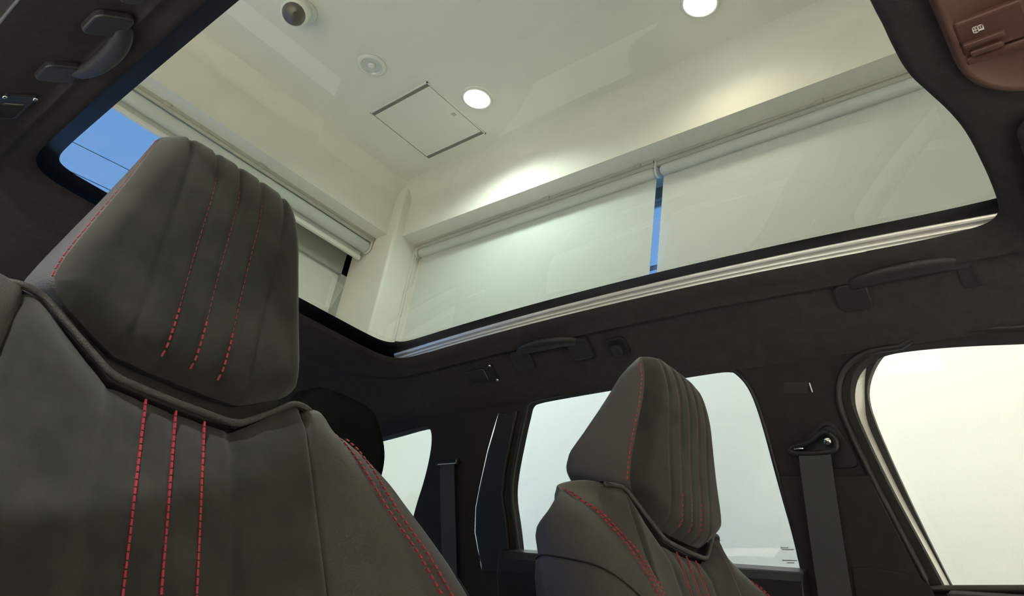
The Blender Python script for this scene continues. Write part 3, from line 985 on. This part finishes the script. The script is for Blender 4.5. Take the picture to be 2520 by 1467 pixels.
    head = MB().loft(rows, True).build('headrest', 'leather', root, smooth=True, label='grey leather headrest shell')
    MB().loft(grid).build('face_panel', 'suede', head, smooth=True, label='grey suede front panel of the headrest')
    # neck between headrest and backrest
    rows = []
    for w_, k in ((-.02, 0), (-.02, 1), (-.09, 1), (-.09, 0)):
        rows.append([H(x, hb(x) + (0.02 if k else -0.05), w_) for x in (-.115, -.06, 0, .06, .115)])
    MB().loft(rows + [rows[0]]).build('neck', 'shellplastic', root)
    pr = Vector((0, -math.cos(ph), math.sin(ph)))
    for g in (-0.029, 0.0, 0.029):
        m = MB()
        h = hb(g) + 0.012
        o_ = -0.0002 if g == 0 else 0.0004
        while h < 0.235:
            a = Vector(H(g, h, face_w(g, h) + o_)); b = Vector(H(g, h + 0.0048, face_w(g, h + 0.0048) + o_))
            m.obox((a + b) / 2, (b - a) / 2, (0.0009 if h < 0.06 else 0.0003, 0, 0), pr * (0.0008 if h < 0.06 else 0.0004))
            h += 0.0075
        m.build('stitching', 'stitch', head, kind='stuff', label='red stitching down the headrest face')
    for sg in (1, -1):
        m = MB()
        pl = [(.1288, .056), (.1288, .064), (.127, .080), (.122, .104), (.113, .143), (.103, .185), (.093, .235), (.087, .265)]
        pv = [Vector(H(sg * x * 1.010, h, face_w(x * 0.999, h) - 0.004)) for x, h in pl]
        L = 0.0
        for a, b in zip(pv, pv[1:]):
            d = b - a
            kx = max(1, int(d.length / 0.0075))
            for q in range(kx):
                c_ = a + d * ((q + 0.5) / kx)
                m.obox(c_, d.normalized() * 0.0027, Vector((sg * 0.0009, 0, 0)), pr * 0.0009)
        m.build('stitching', 'stitch', head, kind='stuff', label='red stitching along the headrest edge')

    # --- cushion and base, below the frame
    fz = floor_z
    zq = B(0, S0, 0)[2]
    yq = B(0, S0, 0)[1]
    MB().box((cx - 0.25, yq - 0.44, zq - 0.14), (cx + 0.25, yq + 0.10, zq + 0.02)).build('seat_cushion', 'suede', root, bevel=0.05, segs=4)
    MB().box((cx - 0.21, yq - 0.38, fz), (cx + 0.21, yq + 0.08, zq - 0.13)).build('seat_base', 'shellplastic', root, bevel=0.02)
    return root


FZ = FLOOR + 0.22
car_seat(0.290, 0.683, 0.186, 30.0, 0.690, 0.212, 10.0, 'large grey suede seat with red stitching filling the left of the view', FZ, True)
car_seat(1.054, 0.588, 0.227, 25.0, 0.592, 0.247, 3.0, 'smaller grey suede seat in front of the rear door window', FZ, False)


# ---- rear seat: the dark headrest edge beside the quarter window
def rear_headrest_seat():
    root = thing('rear_seat', (1.03, 1.55, FZ), 'dark rear seat whose headrest edges the small quarter window', 'seat')
    rows = []
    for k in range(10):
        t_ = k / 9
        z = -0.45 + 0.74 * t_
        y = 1.40 + 0.20 * t_
        hw = 0.24 - 0.05 * max(0, t_ - 0.75) / 0.25
        rows.append([(1.03 + a * hw, y + b, z) for a, b in ((-1, 0.03), (-0.9, 0.0), (0, 0.01), (0.9, 0.0), (1, 0.03), (0.9, 0.10), (-0.9, 0.10))])
    m = MB().loft(rows, True).add(rows[-1], [tuple(range(7))])
    m.build('backrest', 'darkfabric', root, bevel=0.015)
    out = chaikin([(x, 0, z) for x, z in ((-.135, .34), (-.14, .44), (-.12, .54), (-.08, .59), (.08, .59), (.11, .56), (.152, .50), (.162, .44), (.150, .37), (.12, .33), (-.11, .33))], 2)
    rows = []
    for o_, s_ in ((0.0, 0.80), (-0.0, 0.94), (0.02, 1.0), (0.07, 1.0), (0.09, 0.92), (0.09, 0.5)):
        rows.append([(1.03 + x * s_, 1.50 + o_, 0.46 + (z - 0.46) * s_) for x, _, z in out])
    m = MB().loft(rows, True).add(rows[0], [tuple(range(len(out)))]).add(rows[-1], [tuple(range(len(out)))])
    m.build('headrest', 'darkfabric', root, smooth=True)
    for x in (1.0, 1.08): MB().tube([(x, 1.56, 0.26), (x, 1.555, 0.36)], 0.006, 8).build('headrest_post', 'plastic', root)
    MB().box((0.80, 1.0, -0.48), (1.26, 1.48, -0.32)).build('seat_cushion', 'darkfabric', root, bevel=0.04)
    MB().box((0.84, 1.05, FZ), (1.22, 1.6, -0.46)).build('seat_base', 'darkfabric', root)


rear_headrest_seat()


# ---- seat belts
def strap(pts, hw, widthdir, th_=0.0008):
    m = MB()
    rows = []
    for p in pts:
        p = Vector(p); wd = Vector(widthdir).normalized()
        rows.append([p - wd * hw, p + wd * hw])
    back = [[q + Vector((th_, 0, th_)) for q in r] for r in rows]
    full = [[r[0], r[1], b[1], b[0]] for r, b in zip(rows, back)]
    m.loft(full, True)
    return m


t = thing('seat_belt', flank(0.50, 0.0, -0.03), 'black front seat belt hanging from its anchor on the pillar between the windows', 'seat belt')
wd = Vector((0, 1, 0.12))
pts = [flank(0.4985, 0.470, -0.022), flank(0.4985, 0.44, -0.024), flank(0.4985, 0.36, -0.026), flank(0.498, 0.28, -0.028), flank(0.497, 0.20, -0.030), flank(0.497, 0.05, -0.03), flank(0.497, -0.30, -0.03)]
strap(pts, 0.0285, (0, 1, 0.0)).build('webbing', 'webbing', t)
# recessed cover plate, D-ring and bolt
cov = dens([(0.50, 0.508), (0.478, 0.526), (0.460, 0.520), (0.447, 0.494), (0.431, 0.456), (0.434, 0.447), (0.447, 0.444), (0.53, 0.450), (0.545, 0.462), (0.535, 0.482)], 2)
v2, f2 = fill2d([cov])
ins = [(0.484 + (a - 0.484) * 0.88, 0.478 + (b - 0.478) * 0.86) for a, b in cov]
m = MB().loft([[flank(a, b, 0.0) for a, b in cov], [flank(a, b, -0.006) for a, b in cov], [flank(a, b, -0.006) for a, b in ins], [flank(a, b, -0.001) for a, b in ins]], True)
m.add([flank(a, b, -0.001) for a, b in ins], [tuple(range(len(ins)))])
m.build('anchor_cover', 'plastic', t, smooth=False)
ring = [flank(a, b, -0.020) for a, b in ((0.474, 0.502), (0.460, 0.494), (0.456, 0.480), (0.462, 0.468), (0.500, 0.4675), (0.532, 0.4695), (0.542, 0.474), (0.538, 0.481), (0.505, 0.486), (0.488, 0.498))]
ring = chaikin(ring, 2)
MB().tube(ring + ring[:1], 0.0050, 8).build('anchor_ring', 'plastic', t, smooth=True)
MB().lathe(flank(0.4725, 0.489, -0.010), (-1, 0, -0.33), [(0.0075, 0.0), (0.0075, 0.010), (0.006, 0.013), (0.0, 0.0135)], 20).build('bolt', 'chrome', t, smooth=True, label='bright chrome anchor bolt')
MB().tube([flank(0.532, 0.4755, -0.026), flank(0.515, 0.4755, -0.026)], 0.0018, 8).build('ring_edge', 'chrome', t, smooth=True)

t = thing('seat_belt', flank(1.44, 0.0, -0.03), 'black rear seat belt on the dark pillar beside the small quarter window', 'seat belt')
pts = [flank(1.437, 0.505, -0.018), flank(1.437, 0.40, -0.022), flank(1.437, 0.26, -0.024), flank(1.437, 0.0, -0.024), flank(1.437, -0.3, -0.024)]
strap(pts, 0.026, (0, 1, 0)).build('webbing', 'webbing', t)
m = MB().obox(flank(1.437, 0.510, -0.016), (0.004, 0, 0), (0, 0.040, 0), (0, 0, 0.006))
m.build('anchor_ring', 'plastic', t, bevel=0.002)
MB().tube([flank(1.465, 0.504, -0.024), flank(1.400, 0.5035, -0.024), flank(1.397, 0.512, -0.024)], 0.0010, 6).build('ring_edge', 'alu', t)
